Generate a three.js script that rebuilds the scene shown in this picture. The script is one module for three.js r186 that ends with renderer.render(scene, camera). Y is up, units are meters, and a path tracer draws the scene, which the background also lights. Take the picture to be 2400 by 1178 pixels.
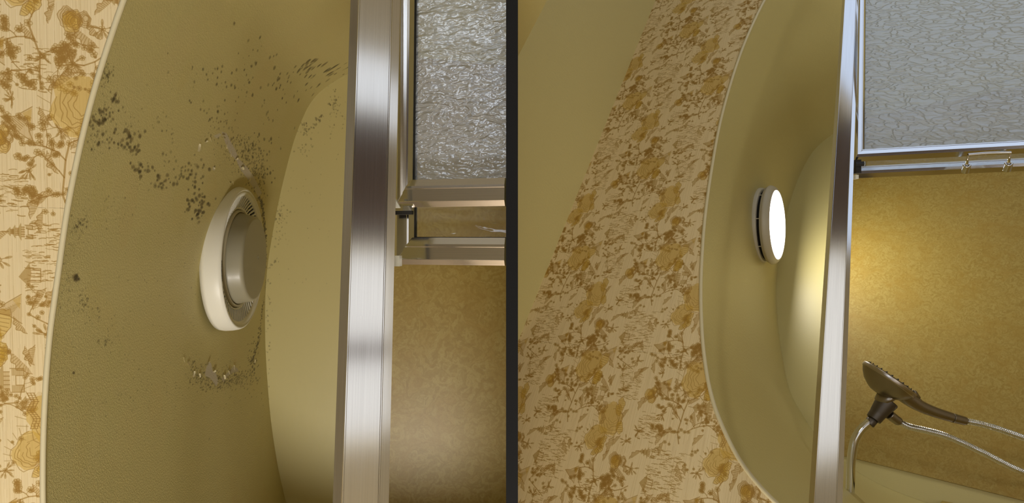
import * as THREE from 'three';
import { mergeGeometries } from 'three/addons/utils/BufferGeometryUtils.js';
import { RectAreaLightUniformsLib } from 'three/addons/lights/RectAreaLightUniformsLib.js';

// ------------------------------------------------------------------ camera, lights, exposure
const F = 1300, CX = 1200, CY = 589;                       // focal length and centre in pixels of the 2400 x 1178 frame
const scene = new THREE.Scene();
scene.background = new THREE.Color(0x0f0f11);
const camera = new THREE.PerspectiveCamera(2 * Math.atan(CY / F) * 180 / Math.PI, 2400 / 1178, 0.01, 40);
camera.position.set(0, 0, 0);
camera.lookAt(0, 0, -1);
const renderer = new THREE.WebGLRenderer({ antialias: true });
renderer.toneMapping = THREE.LinearToneMapping;
renderer.toneMappingExposure = 1.7;
renderer.shadowMap.enabled = true;
RectAreaLightUniformsLib.init();

// unseen windows and roof lights, placed to be mirrored in metal and glass
const ROOM = { x0: -2.4, x1: 2.6, y0: -1.75, y1: 1.75, z0: -3.6, z1: 1.6 };
const WINDOWS = [   // centre, width, height, light colour, radiance of the light, glow of the pane, facing
  { c: [0.33, 0.13, ROOM.z1], w: 1.6, h: 0.86, col: [1.0, 0.98, 0.95], power: 0.15, glow: 0.38, face: [0, 0, -1] },  // added bright pane for the left rail to mirror
  { c: [0.62, 1.54, ROOM.z1], w: 1.4, h: 0.34, col: [0.93, 0.96, 1.0], power: 0.15, glow: 0.42, face: [0, 0, -1] },
  { c: [-0.9, 1.42, ROOM.z1], w: 1.1, h: 0.58, col: [0.80, 0.88, 1.0], power: 2.8, glow: 0.6, face: [0, 0, -1] },  // added cool fill, also glints on the left door glass
  { c: [1.46, ROOM.y1, -1.35], w: 1.0, h: 1.3, col: [0.66, 0.78, 1.0], power: 0.2, glow: 0.4, face: [0, -1, 0] },
  { c: [0.28, ROOM.y1, -0.42], w: 0.64, h: 0.88, col: [1.0, 0.98, 0.94], power: 0.08, glow: 0.4, face: [0, -1, 0] },  // added bright panel for the right rail to mirror
];
// two unseen fill lights, added in the form of globes: centre, candela
const FILL_GLOBES = [{ at: [0.0, -1.5, 0.2], cd: 3.2 }, { at: [1.1, 0.4, 0.7], cd: 0.5 }];

// ------------------------------------------------------------------ helpers
const V = (x, y, z) => new THREE.Vector3(x, y, z);
const px = (x, y, d) => V((x - CX) / F * d, (CY - y) / F * d, -d);
let seed = 7;
const rnd = () => { seed = (seed * 1664525 + 1013904223) >>> 0; return seed / 4294967296; };
const rr = (a, b) => a + (b - a) * rnd();
const gauss = () => { let s = 0; for (let i = 0; i < 6; i++) s += rnd(); return (s - 3) / 0.707 * 1.0; };
const names = {};
function numbered(n) { const k = names[n] = (names[n] ?? -1) + 1; return k ? n + '_' + String(k).padStart(3, '0') : n; }
function finish(m) { m.castShadow = true; m.receiveShadow = true; return m; }
function tag(o, label, category, group, kind) {
  o.userData.label = label; if (category) o.userData.category = category;
  if (group) o.userData.group = group; if (kind) o.userData.kind = kind; return o;
}
function thing(name, label, category, base, group) {
  const o = new THREE.Group(); o.name = numbered(name); o.position.copy(base); scene.add(o);
  return tag(o, label, category, group);
}
// geometry given in world coordinates becomes a part of an unturned thing
function part(parent, name, geo, mat, label) {
  const g = geo.clone(); g.translate(-parent.position.x, -parent.position.y, -parent.position.z);
  return localPart(parent, name, g, mat, label);
}
function localPart(parent, name, geo, mat, label) {
  const m = finish(new THREE.Mesh(geo, mat)); m.name = name; parent.add(m);
  if (label) m.userData.label = label; return m;
}
function struct(name, geo, mat, label, category) {
  const m = finish(new THREE.Mesh(geo, mat)); m.name = name; scene.add(m);
  return tag(m, label, category, null, 'structure');
}
function buildGeo(pos, uv, idx, smooth) {
  let g = new THREE.BufferGeometry();
  g.setAttribute('position', new THREE.Float32BufferAttribute(pos, 3));
  g.setAttribute('uv', new THREE.Float32BufferAttribute(uv, 2));
  g.setIndex(idx);
  if (!smooth) g = g.toNonIndexed();
  g.computeVertexNormals();
  return g;
}
function box(w, h, d) { return new THREE.BoxGeometry(w, h, d); }
function mergeAll(list) { return mergeGeometries(list.map((g) => { const q = g.index ? g.toNonIndexed() : g; for (const k of Object.keys(q.attributes)) if (!['position', 'normal', 'uv'].includes(k)) q.deleteAttribute(k); return q; })); }
// straight bar with a closed profile [[across, out], ...]; ends cut on the slant by m0, m1 (shift along the bar per unit across)
function bar(P, Q, out, profile, m0 = 0, m1 = 0) {
  const x = Q.clone().sub(P), L = x.length(); x.normalize();
  const z = out.clone().addScaledVector(x, -out.dot(x)).normalize(), y = V(0, 0, 0).crossVectors(z, x);
  const pos = [], uv = [], idx = []; let per = 0;
  const at = (s, p, q) => P.clone().addScaledVector(x, s).addScaledVector(y, p).addScaledVector(z, q);
  const n = profile.length;
  for (let i = 0; i < n; i++) {
    const [p0, q0] = profile[i], [p1, q1] = profile[(i + 1) % n], len = Math.hypot(p1 - p0, q1 - q0), b = pos.length / 3;
    for (const [s, p, q, t] of [[m0 * p0, p0, q0, per], [L + m1 * p0, p0, q0, per], [L + m1 * p1, p1, q1, per + len], [m0 * p1, p1, q1, per + len]]) { pos.push(...at(s, p, q).toArray()); uv.push(s, t); }
    idx.push(b, b + 1, b + 2, b, b + 2, b + 3); per += len;
  }
  const tri = THREE.ShapeUtils.triangulateShape(profile.map(([a, b]) => new THREE.Vector2(a, b)), []);
  for (const end of [0, 1]) {
    const b = pos.length / 3;
    for (const [p, q] of profile) { pos.push(...at(end ? L + m1 * p : m0 * p, p, q).toArray()); uv.push(p, q); }
    for (const [i, j, k] of tri) idx.push(...(end ? [b + i, b + j, b + k] : [b + i, b + k, b + j]));
  }
  return buildGeo(pos, uv, idx, false);
}
function quad(a, b, c, d, thick) {        // a slab with its four front corners given, thick metres deep behind
  const n = V(0, 0, 0).crossVectors(b.clone().sub(a), d.clone().sub(a)).normalize();
  const back = [a, b, c, d].map((p) => p.clone().addScaledVector(n, -thick));
  const P = [a, b, c, d, ...back], ex = b.clone().sub(a).normalize(), ey = V(0, 0, 0).crossVectors(n, ex);
  const faces = [[0, 1, 2, 3], [5, 4, 7, 6], [4, 5, 1, 0], [1, 5, 6, 2], [2, 6, 7, 3], [4, 0, 3, 7]];
  const pos = [], uv = [], idx = [];
  for (const f of faces) {
    const k = pos.length / 3;
    for (const i of f) { pos.push(...P[i].toArray()); const r = P[i].clone().sub(a); uv.push(r.dot(ex), r.dot(ey)); }
    idx.push(k, k + 1, k + 2, k, k + 2, k + 3);
  }
  return buildGeo(pos, uv, idx, false);
}
function tube(points, r, seg = 60, rad = 16, closed = false) {
  return new THREE.TubeGeometry(new THREE.CatmullRomCurve3(points, closed, 'centripetal'), seg, r, rad, closed);
}
function lathe(profile, seg = 96) { return new THREE.LatheGeometry(profile.map(([r, y]) => new THREE.Vector2(r, y)), seg); }

// ------------------------------------------------------------------ computed textures
function lattice(n, s) { const a = new Float32Array(n * n); let q = s >>> 0; for (let i = 0; i < n * n; i++) { q = (q * 1664525 + 1013904223) >>> 0; a[i] = q / 4294967296; } return a; }
const LAT = lattice(256, 99);
function noise(x, y, p) {     // smooth gradient noise, 0..1, that repeats every p cells
  const xi = Math.floor(x), yi = Math.floor(y), fx = x - xi, fy = y - yi, sx = fx * fx * fx * (fx * (fx * 6 - 15) + 10), sy = fy * fy * fy * (fy * (fy * 6 - 15) + 10);
  const g = (i, j) => { const a = LAT[(((yi + j) % p + p) % p) * 256 + (((xi + i) % p + p) % p)] * 6.283185; return Math.cos(a) * (fx - i) + Math.sin(a) * (fy - j); };
  const a = g(0, 0), b = g(1, 0), c = g(0, 1), d = g(1, 1), t = a + (b - a) * sx;
  return Math.min(1, Math.max(0, 0.5 + 0.72 * (t + (c + (d - c) * sx - t) * sy)));
}
function fbm(x, y, p, oct) { let s = 0, a = 0.5, t = 0; for (let o = 0; o < oct; o++) { s += a * noise(x, y, p); t += a; a *= 0.5; x *= 2; y *= 2; p = Math.min(256, p * 2); } return s / t; }
function dataTex(n, m, fn, srgb) {
  const d = new Uint8Array(n * m * 4);
  for (let j = 0; j < m; j++) for (let i = 0; i < n; i++) {
    const c = fn(i / n, j / m), k = (j * n + i) * 4;
    d[k] = c[0]; d[k + 1] = c[1]; d[k + 2] = c[2]; d[k + 3] = 255;
  }
  const t = new THREE.DataTexture(d, n, m); t.wrapS = t.wrapT = THREE.RepeatWrapping; t.magFilter = THREE.LinearFilter;
  if (srgb) t.colorSpace = THREE.SRGBColorSpace; t.needsUpdate = true; return t;
}
const grey = (v) => { const b = Math.max(0, Math.min(255, v * 255)); return [b, b, b]; };
const mixc = (a, b, t) => a.map((v, i) => v + (b[i] - v) * t);
const every = (t, su, sv = su) => { const c = t.clone(); c.repeat.set(1 / su, 1 / sv); c.needsUpdate = true; return c; };

// rolled-paint stipple, in relief
const stipple = dataTex(512, 512, (u, v) => grey(0.62 * fbm(u * 34, v * 34, 34, 2) + 0.38 * noise(u * 90, v * 90, 90)));
// brushed metal: fine lines along the length, in roughness
const brushed = dataTex(256, 512, (u, v) => grey(0.72 + 0.28 * (0.6 * noise(u * 2, v * 200, 200) + 0.4 * noise(u * 4, v * 60, 60))));
// marbled gold laminate
const laminate = dataTex(1024, 1024, (u, v) => {
  const wx = fbm(u * 10 + 3, v * 10, 10, 4) - 0.5, wy = fbm(u * 10, v * 10 + 5, 10, 4) - 0.5;
  const a = fbm(u * 20 + wx * 11, v * 20 + wy * 11, 20, 5), b = fbm(u * 26 + wy * 15 + 4, v * 26 + wx * 15, 26, 4);
  const c = fbm(u * 5 + wx * 2, v * 5 - wy * 2, 5, 3), d = noise(u * 250, v * 250, 250);
  let col = mixc([158, 132, 56], [182, 160, 86], Math.min(1, Math.max(0, (a - 0.32) * 2.2)));
  const vein = Math.max(0, 1 - Math.abs(b - 0.5) * 34); col = mixc(col, [122, 90, 22], vein * 0.42 * Math.min(1, c * 1.4));
  const pale = Math.max(0, 1 - Math.abs(a - 0.55) * 30); col = mixc(col, [202, 184, 118], pale * 0.36);
  col = mixc(col, [162, 130, 48], Math.max(0, Math.min(0.55, (c - 0.42) * 1.8)));
  return mixc(col, [126, 100, 34], d * 0.16);
}, true);
// obscure-glass reliefs: long soft waves, and a crackle of flat cells with sunk seams
const wavy = dataTex(1024, 1024, (u, v) => {
  const wx = fbm(u * 5, v * 9 + 7, 5, 3) - 0.5, wy = fbm(u * 5 + 2, v * 9, 5, 3) - 0.5;
  return grey(0.72 * fbm(u * 7 + wx * 2.6, v * 17 + wy * 5, 7, 3) + 0.2 * noise(u * 20 + wy * 6, v * 44 + wx * 8, 20) + 0.08 * noise(u * 70, v * 110, 70));
});
const crackle = (() => {
  const NX = 16, NY = 30, c = []; let q = 17; const r = () => { q = (q * 1664525 + 1013904223) >>> 0; return q / 4294967296; };
  for (let i = 0; i < NX * NY; i++) c.push([r(), r(), r()]);
  return dataTex(1024, 1024, (u, v) => {
    const x = u * NX + (fbm(u * 10, v * 20, 10, 3) - 0.5) * 3.2, y = v * NY + (fbm(u * 10 + 5, v * 20 + 3, 10, 3) - 0.5) * 3.2, xi = Math.floor(x), yi = Math.floor(y);
    let a = 9, b = 9, h = 0;
    for (let j = -1; j <= 1; j++) for (let i = -1; i <= 1; i++) { const k = c[(((yi + j) % NY + NY) % NY) * NX + ((xi + i) % NX + NX) % NX], dx = xi + i + k[0] - x, dy = yi + j + k[1] - y, d = Math.sqrt(dx * dx + dy * dy); if (d < a) { b = a; a = d; h = k[2]; } else if (d < b) b = d; }
    const seam = Math.min(1, (b - a) * 4.5);
    return grey(0.12 + 0.3 * Math.sqrt(seam) + 0.5 * fbm(u * 14, v * 30, 14, 3) + 0.06 * h);
  });
})();

// wallpaper print: willow, pagoda, rocks and blossom in half-drop repeat, drawn upright with x along the wall
function wallpaper(ground, ink, gold, strength, seamX) {
  const W = 2048, CWm = 310, CHm = 258, k = W / (2 * CWm), H = Math.round(CHm * k);
  const c = document.createElement('canvas'); c.width = W; c.height = H; const g = c.getContext('2d');
  g.fillStyle = ground; g.fillRect(0, 0, W, H);
  seed = 4242;
  // laid fibres along the wall
  for (let i = 0; i < 3600; i++) {
    const y = rnd() * H, x = rnd() * W, l = rr(60, 420); g.globalAlpha = rr(0.05, 0.22); g.strokeStyle = rnd() < 0.5 ? ink : '#fff3da'; g.lineWidth = rr(0.5, 1.8);
    for (const ox of [0, -W]) { g.beginPath(); g.moveTo(x + ox, y); g.lineTo(x + ox + l, y + rr(-1.5, 1.5)); g.stroke(); }
  }
  const A = (a) => { g.globalAlpha = a * strength; };
  const pen = (w, col) => { g.strokeStyle = col; g.fillStyle = col; g.lineWidth = w; g.lineCap = 'round'; g.lineJoin = 'round'; };
  const poly = (pts, fill) => { g.beginPath(); pts.forEach(([x, y], i) => (i ? g.lineTo(x, y) : g.moveTo(x, y))); if (fill) { g.closePath(); g.fill(); } else g.stroke(); };
  function blob(x, y, rx, ry, n, jit) { const p = []; for (let i = 0; i <= n; i++) { const a = i / n * 6.283, r = 1 + jit * Math.sin(a * 5 + x) * 0.5 + jit * (rnd() - 0.5); p.push([x + Math.cos(a) * rx * r, y + Math.sin(a) * ry * r]); } return p; }
  function rock(x, y, s, lobes) {                                   // heaped lobes with contour lines
    for (let i = 0; i < lobes; i++) {
      const lx = x + rr(-0.5, 0.5) * s, ly = y + rr(-0.35, 0.35) * s, r = s * rr(0.16, 0.30), gold_ = rnd() < 0.5;
      pen(0.8, gold_ ? gold : ink); A(gold_ ? 0.5 : 0.28); poly(blob(lx, ly, r * 1.25, r, 18, 0.16), true);
      pen(1.0, ink); A(0.75);
      for (let q = 1; q > 0.25; q -= 0.2) poly(blob(lx + r * (1 - q) * 0.3, ly + r * (1 - q) * 0.5, r * 1.25 * q, r * q, 18, 0.14));
    }
  }
  function hill(x, y, s, lean) {                                    // a leaning pointed crag, hatched on one side
    pen(1.1, ink); A(0.26);
    const p = [[x - s * 0.5, y + s * 0.25], [x - s * 0.25, y - s * 0.1], [x + lean * s * 0.3, y - s * 0.55], [x + s * 0.2, y - s * 0.2], [x + s * 0.5, y + s * 0.25]];
    poly(p, true); A(0.8); poly(p);
    for (let i = 0; i < 10; i++) { const t = i / 9; A(0.6); poly([[x + lean * s * 0.3 + (0.2 - lean * 0.3) * s * t, y - s * 0.5 + s * 0.62 * t], [x - s * 0.22 + t * s * 0.4, y - s * 0.1 + t * s * 0.32]]); }
    pen(0.7, gold); A(0.4); poly([[x, y + s * 0.2], [x + s * 0.3, y], [x + s * 0.45, y + s * 0.24]], true);
  }
  function flower(x, y, r) {
    pen(0.8, ink); A(0.22); for (let i = 0; i < 5; i++) { const a = i * 1.2566 + x; g.beginPath(); g.arc(x + Math.cos(a) * r * 0.6, y + Math.sin(a) * r * 0.6, r * 0.5, 0, 6.3); g.fill(); }
    A(0.62); for (let i = 0; i < 5; i++) { const a = i * 1.2566 + x; g.beginPath(); g.arc(x + Math.cos(a) * r * 0.6, y + Math.sin(a) * r * 0.6, r * 0.5, 0, 6.3); g.stroke(); }
    g.beginPath(); g.arc(x, y, r * 0.28, 0, 6.3); g.fill();
  }
  function branch(x, y, a, len, depth, big) {
    const n = 4; let cx = x, cy = y;
    for (let i = 0; i < n; i++) {
      a += rr(-0.45, 0.45); const nx = cx + Math.cos(a) * len / n, ny = cy + Math.sin(a) * len / n; pen(depth * 0.6 + 0.6, ink); A(0.75); poly([[cx, cy], [nx, ny]]); cx = nx; cy = ny;
      if (depth > 0 && rnd() < 0.7) branch(cx, cy, a + rr(0.5, 1.2) * (rnd() < 0.5 ? -1 : 1), len * rr(0.42, 0.62), depth - 1, big);
      else if (rnd() < 0.4) flower(cx + rr(-3, 3), cy + rr(-3, 3), rr(1.6, 2.6) * big);
    }
    flower(cx, cy, rr(1.8, 2.9) * big);
  }
  function pagoda(x, y, s) {
    pen(1.1, ink);
    A(0.85); poly([[x, y - s * 1.25], [x, y - s * 0.82]]);
    const tiers = [[0.16, -0.82, 0.34], [0.26, -0.5, 0.5], [0.36, -0.12, 0.66]];
    for (const [hw, ty, ew] of tiers) {
      A(0.6); poly([[x - s * hw * 0.35, y + s * (ty - 0.14)], [x + s * hw * 0.35, y + s * (ty - 0.14)], [x + s * ew, y + s * (ty + 0.1)], [x + s * ew * 1.12, y + s * (ty + 0.03)], [x + s * ew * 0.9, y + s * (ty + 0.13)], [x - s * ew * 0.9, y + s * (ty + 0.13)], [x - s * ew * 1.12, y + s * (ty + 0.03)], [x - s * ew, y + s * (ty + 0.1)]], true);
      A(0.35); g.fillRect(x - s * hw, y + s * (ty + 0.12), s * hw * 2, s * 0.22);
      A(0.9); for (let i = -2; i <= 2; i++) poly([[x + i * s * hw / 2, y + s * (ty + 0.13)], [x + i * s * hw / 2, y + s * (ty + 0.34)]]);
    }
    A(0.8); poly([[x - s * 0.5, y + s * 0.24], [x - s * 0.5, y + s * 0.75], [x - s * 0.2, y + s * 0.75], [x - s * 0.2, y + s * 0.45], [x + s * 0.2, y + s * 0.45], [x + s * 0.2, y + s * 0.75], [x + s * 0.5, y + s * 0.75], [x + s * 0.5, y + s * 0.24]]);
    A(0.45); g.fillRect(x - s * 0.5, y + s * 0.3, s * 0.3, s * 0.45); g.fillRect(x + s * 0.2, y + s * 0.3, s * 0.3, s * 0.45);
  }
  function bridge(x, y) {
    pen(1.1, ink);
    const p = [[x, y], [x - 12, y + 5], [x - 24, y - 1], [x - 36, y + 7], [x - 50, y + 3]];
    for (const o of [0, 4, 8]) { A(0.85); poly(p.map(([a, b]) => [a, b + o])); }
    for (let i = 0; i < 4; i++) for (let t = 0; t <= 1; t += 0.25) { A(0.75); const a = p[i][0] + (p[i + 1][0] - p[i][0]) * t, b = p[i][1] + (p[i + 1][1] - p[i][1]) * t; poly([[a, b], [a, b + 9]]); }
  }
  function grass(x, y, w, h, n) {
    for (let i = 0; i < n; i++) { const a = x + rr(-w, w) * 0.5, b = y + rr(-h, h) * 0.5, l = rr(3, 8), d = rr(-1, 1) > 0 ? 1 : -1; pen(rr(0.8, 1.5), ink); A(rr(0.45, 0.85)); g.beginPath(); g.moveTo(a, b); g.quadraticCurveTo(a + l * 0.3 * d, b + l * 0.6, a + l * 0.15 * d, b + l * 1.4); g.stroke(); }
  }
  function sprig(x, y, s) {
    for (let i = 0; i < 9; i++) { const a = rr(0, 6.28), l = s * rr(0.5, 1), ex = x + Math.cos(a) * l, ey = y + Math.sin(a) * l; pen(1.0, ink); A(0.75); poly([[x, y], [ex, ey]]); A(0.55); g.save(); g.translate(ex, ey); g.rotate(a); g.beginPath(); g.ellipse(0, 0, s * 0.34, s * 0.13, 0, 0, 6.3); g.fill(); g.restore(); }
    flower(x, y, s * 0.28);
  }
  function hut(x, y, s) {
    pen(1.1, ink); A(0.65); poly([[x - s * 0.7, y], [x - s * 0.1, y - s * 0.55], [x + s * 0.7, y + s * 0.02], [x + s * 0.15, y + s * 0.12]], true);
    A(0.85); poly([[x - s * 0.4, y + s * 0.05], [x - s * 0.4, y + s * 0.6], [x + s * 0.4, y + s * 0.6], [x + s * 0.4, y + s * 0.05]]); for (let i = 0; i < 4; i++) poly([[x - s * 0.3 + i * s * 0.2, y + s * 0.1], [x - s * 0.3 + i * s * 0.2, y + s * 0.6]]);
  }
  function crag(x, y, s, tilt) {                                     // big ringed mass: rings of short hatch round a pale heart
    g.save(); g.translate(x, y); g.rotate(tilt);
    pen(1.2, gold); A(0.5); poly(blob(0, 0, s * 0.56, s * 0.42, 26, 0.2), true);
    pen(1.0, ink); A(0.16); poly(blob(s * 0.06, s * 0.05, s * 0.5, s * 0.36, 26, 0.2), true);
    for (let q = 1; q > 0.3; q -= 0.13) { A(0.7); pen(rr(0.8, 1.3), ink); const p = blob(s * 0.1 * (1 - q), s * 0.16 * (1 - q), s * 0.56 * q, s * 0.42 * q, 26, 0.18), st = Math.floor(rnd() * 8); poly(p.slice(st, st + 17)); }
    for (let i = 0; i < 3; i++) { const lx = rr(-0.5, 0.5) * s, ly = s * rr(0.28, 0.5), r = s * rr(0.15, 0.22); pen(1, gold); A(0.55); poly(blob(lx, ly, r * 1.3, r * 0.7, 14, 0.2), true); pen(1, ink); A(0.75); poly(blob(lx, ly, r * 1.3, r * 0.7, 14, 0.2)); for (let h = -2; h <= 2; h++) poly([[lx + h * r * 0.35, ly - r * 0.5], [lx + h * r * 0.4, ly + r * 0.5]]); }
    for (let i = 0; i < 9; i++) { A(0.6); pen(0.9, ink); const a = -2.8 + i * 0.28; poly([[Math.cos(a) * s * 0.56, Math.sin(a) * s * 0.42], [Math.cos(a + 0.12) * s * 0.74, Math.sin(a + 0.12) * s * 0.62]]); }
    g.restore();
  }
  function leafy(x, y, s, a) {                                       // curved hatched leaf-shaped islet
    g.save(); g.translate(x, y); g.rotate(a);
    pen(1, ink); A(0.34); const p = []; for (let i = 0; i <= 20; i++) { const t = i / 20; p.push([(t - 0.5) * s * 2, -Math.sin(t * 3.14) * s * 0.46 * (1 + 0.25 * Math.sin(t * 19))]); } p.push([s * 0.5, s * 0.08], [-s * 0.5, s * 0.1]);
    poly(p, true); A(0.75); poly(p.slice(0, 21)); for (let i = 2; i < 19; i += 2) { A(0.6); poly([p[i], [p[i][0] * 0.8 + 2, s * 0.06]]); }
    g.restore();
  }
  function cell() {
    grass(246, 214, 110, 74, 230); grass(120, 226, 80, 50, 110); grass(28, 30, 60, 44, 80); grass(190, 60, 60, 40, 50);
    branch(6, 104, -0.5, 92, 3, 1.5); branch(166, 74, -0.25, 84, 3, 1.75); branch(30, 112, 0.8, 60, 2, 1.2); branch(214, 150, -2.5, 58, 2, 1.7); branch(150, 226, -0.9, 50, 2, 1.2);
    crag(146, 116, 76, 0.2); crag(30, 204, 66, -0.25); crag(296, 52, 52, 0.5); rock(258, 116, 36, 5); rock(96, 30, 34, 5);
    hill(118, 52, 46, 0.6); hill(182, 164, 40, -0.4); hill(210, 24, 36, 0.4);
    for (const [x, y, s, a] of [[196, 196, 17, 0.5], [70, 86, 16, -0.4], [276, 150, 15, 0.8], [160, 18, 14, -0.2], [118, 186, 15, 0.2], [236, 62, 15, -0.7], [20, 140, 15, 0.6], [210, 236, 14, -0.3], [262, 88, 13, 0.3], [160, 172, 14, -0.6], [46, 236, 13, 0.4], [300, 200, 14, 0.1], [96, 118, 13, 0.9], [130, 78, 13, -0.5]]) leafy(x, y, s, a);
    for (const [x, y, s, a] of [[176, 100, 22, 0.9], [236, 128, 20, -0.9], [12, 66, 20, 0.4], [108, 172, 20, -0.7], [200, 214, 20, 0.7], [286, 92, 20, 0.2], [60, 126, 18, -0.2], [140, 244, 19, 0.5], [262, 246, 18, -0.5], [76, 10, 18, 0.3]]) { pen(0.8, gold); leafy(x, y, s, a); leafy(x + s * 0.5, y + s * 0.5, s * 0.7, a + 0.3); }
    for (let i = 0; i < 70; i++) { const a = [[30, 84], [190, 58], [60, 130], [196, 134], [172, 206], [286, 18]][i % 6], x = a[0] + rr(-30, 30), y = a[1] + rr(-24, 24); flower(x, y, rr(1.6, 3.4)); pen(0.8, ink); A(0.6); poly([[x, y], [x + rr(-6, 6), y + rr(-6, 6)]]); }
    pagoda(84, 150, 33); bridge(66, 178); pagoda(286, 176, 18); hut(228, 184, 23); hut(52, 176, 15);
    for (const [x, y, s] of [[146, 204, 14], [172, 234, 12], [248, 148, 14], [112, 96, 11], [58, 58, 12], [300, 124, 12], [200, 112, 11], [16, 16, 12], [150, 40, 10], [100, 216, 13], [206, 78, 10], [268, 20, 11]]) sprig(x, y, s);
  }
  for (const [ox, oy] of [[0, 0], [CWm, CHm / 2]]) for (const wx of [-2 * CWm, 0, 2 * CWm]) for (const wy of [-CHm, 0, CHm]) {
    if (ox + wx > 2 * CWm || ox + wx < -CWm - 40 || oy + wy < -CHm - 40) continue;
    g.save(); g.scale(k, k); g.translate(ox + wx, oy + wy); seed = 91; cell(); g.restore();
  }
  g.strokeStyle = '#6d4f24'; g.lineWidth = 2; seed = 5; for (let y = 0; y < H; y += 14) { g.globalAlpha = rr(0.1, 0.6); g.beginPath(); g.moveTo(seamX + rr(-0.8, 0.8), y); g.lineTo(seamX + rr(-0.8, 0.8), y + 14); g.stroke(); }
  g.globalAlpha = 1;
  const t = new THREE.CanvasTexture(c); t.colorSpace = THREE.SRGBColorSpace; t.wrapS = t.wrapT = THREE.RepeatWrapping; return t;
}

// ------------------------------------------------------------------ materials
const std = (o) => new THREE.MeshStandardMaterial(o), phy = (o) => new THREE.MeshPhysicalMaterial(o);
const lin = (r, g, b) => new THREE.Color().setRGB(r, g, b);
const PAINT = lin(0.585, 0.505, 0.215);
const M = {
  paint: std({ color: PAINT, roughness: 0.5, bumpMap: every(stipple, 0.22), bumpScale: 0.0005 }),
  paintRough: std({ color: PAINT, roughness: 0.55, bumpMap: every(stipple, 0.16), bumpScale: 0.0016 }),
  bead: std({ color: lin(0.74, 0.66, 0.42), roughness: 0.6 }),
  room: std({ color: lin(0.40, 0.34, 0.22), roughness: 0.8 }),
  floor: std({ color: lin(0.32, 0.24, 0.15), roughness: 0.7 }),
  laminate: std({ color: 0xffffff, map: every(laminate, 0.36), roughness: 0.5 }),
  laminateWide: std({ color: 0xffffff, map: every(laminate, 0.78), roughness: 0.42 }),
  divider: std({ color: 0x08080a, roughness: 0.9 }),
  metal: phy({ color: lin(0.92, 0.91, 0.90), map: every(brushed, 0.5, 0.04), metalness: 1, roughness: 0.15, roughnessMap: every(brushed, 0.4, 0.05) }),
  metalDark: phy({ color: lin(0.62, 0.58, 0.54), metalness: 1, roughness: 0.3, roughnessMap: every(brushed, 0.4, 0.05) }),
  chrome: phy({ color: lin(0.8, 0.8, 0.8), metalness: 1, roughness: 0.1 }),
  nickel: phy({ color: lin(0.34, 0.30, 0.25), metalness: 1, roughness: 0.34 }),
  nickelRim: phy({ color: lin(0.52, 0.47, 0.42), metalness: 1, roughness: 0.3 }),
  darkNickel: phy({ color: lin(0.14, 0.12, 0.10), metalness: 0.8, roughness: 0.42 }),
  rubber: std({ color: 0x15130f, roughness: 0.6 }),
  nylon: std({ color: lin(0.62, 0.6, 0.5), roughness: 0.5 }),
  glassWavy: phy({ color: lin(0.82, 0.88, 0.96), transmission: 0.68, thickness: 0, roughness: 0.12, ior: 1.7, bumpMap: every(wavy, 0.26), bumpScale: 0.0048 }),
  glassRear: phy({ color: lin(0.86, 0.88, 0.86), transmission: 0.9, thickness: 0, roughness: 0.12, ior: 1.5, bumpMap: every(wavy, 0.5), bumpScale: 0.004 }),
  glassCrackle: phy({ color: lin(0.76, 0.86, 1.0), transmission: 0.5, thickness: 0, roughness: 0.15, ior: 1.7, bumpMap: every(crackle, 0.5), bumpScale: 0.008 }),
  whitePlastic: std({ color: lin(0.88, 0.86, 0.76), roughness: 0.4 }),
  greyPlastic: phy({ color: lin(0.36, 0.33, 0.23), roughness: 0.42, clearcoat: 0.1, clearcoatRoughness: 0.2 }),
  collar: std({ color: lin(0.52, 0.47, 0.33), roughness: 0.4 }),
  black: std({ color: 0x080706, roughness: 0.8 }),
  fixture: std({ color: lin(0.62, 0.57, 0.46), roughness: 0.4 }),
  led: std({ color: 0xffffff, emissive: 0xffffff, emissiveIntensity: 2.2, roughness: 0.5 }),
  flake: std({ color: lin(0.72, 0.64, 0.4), roughness: 0.5, side: THREE.DoubleSide }),
  mirrorDark: std({ color: lin(0.085, 0.05, 0.03), roughness: 0.45 }),  // dark tone of the boards added only to be mirrored
};
const PRINT = ['#eed9a9', '#a0782f', '#cda130', 0.82];     // one paper on both walls; only the seam falls elsewhere
const paperBefore = wallpaper(...PRINT, 31), paperAfter = wallpaper(...PRINT, 644);

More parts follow.
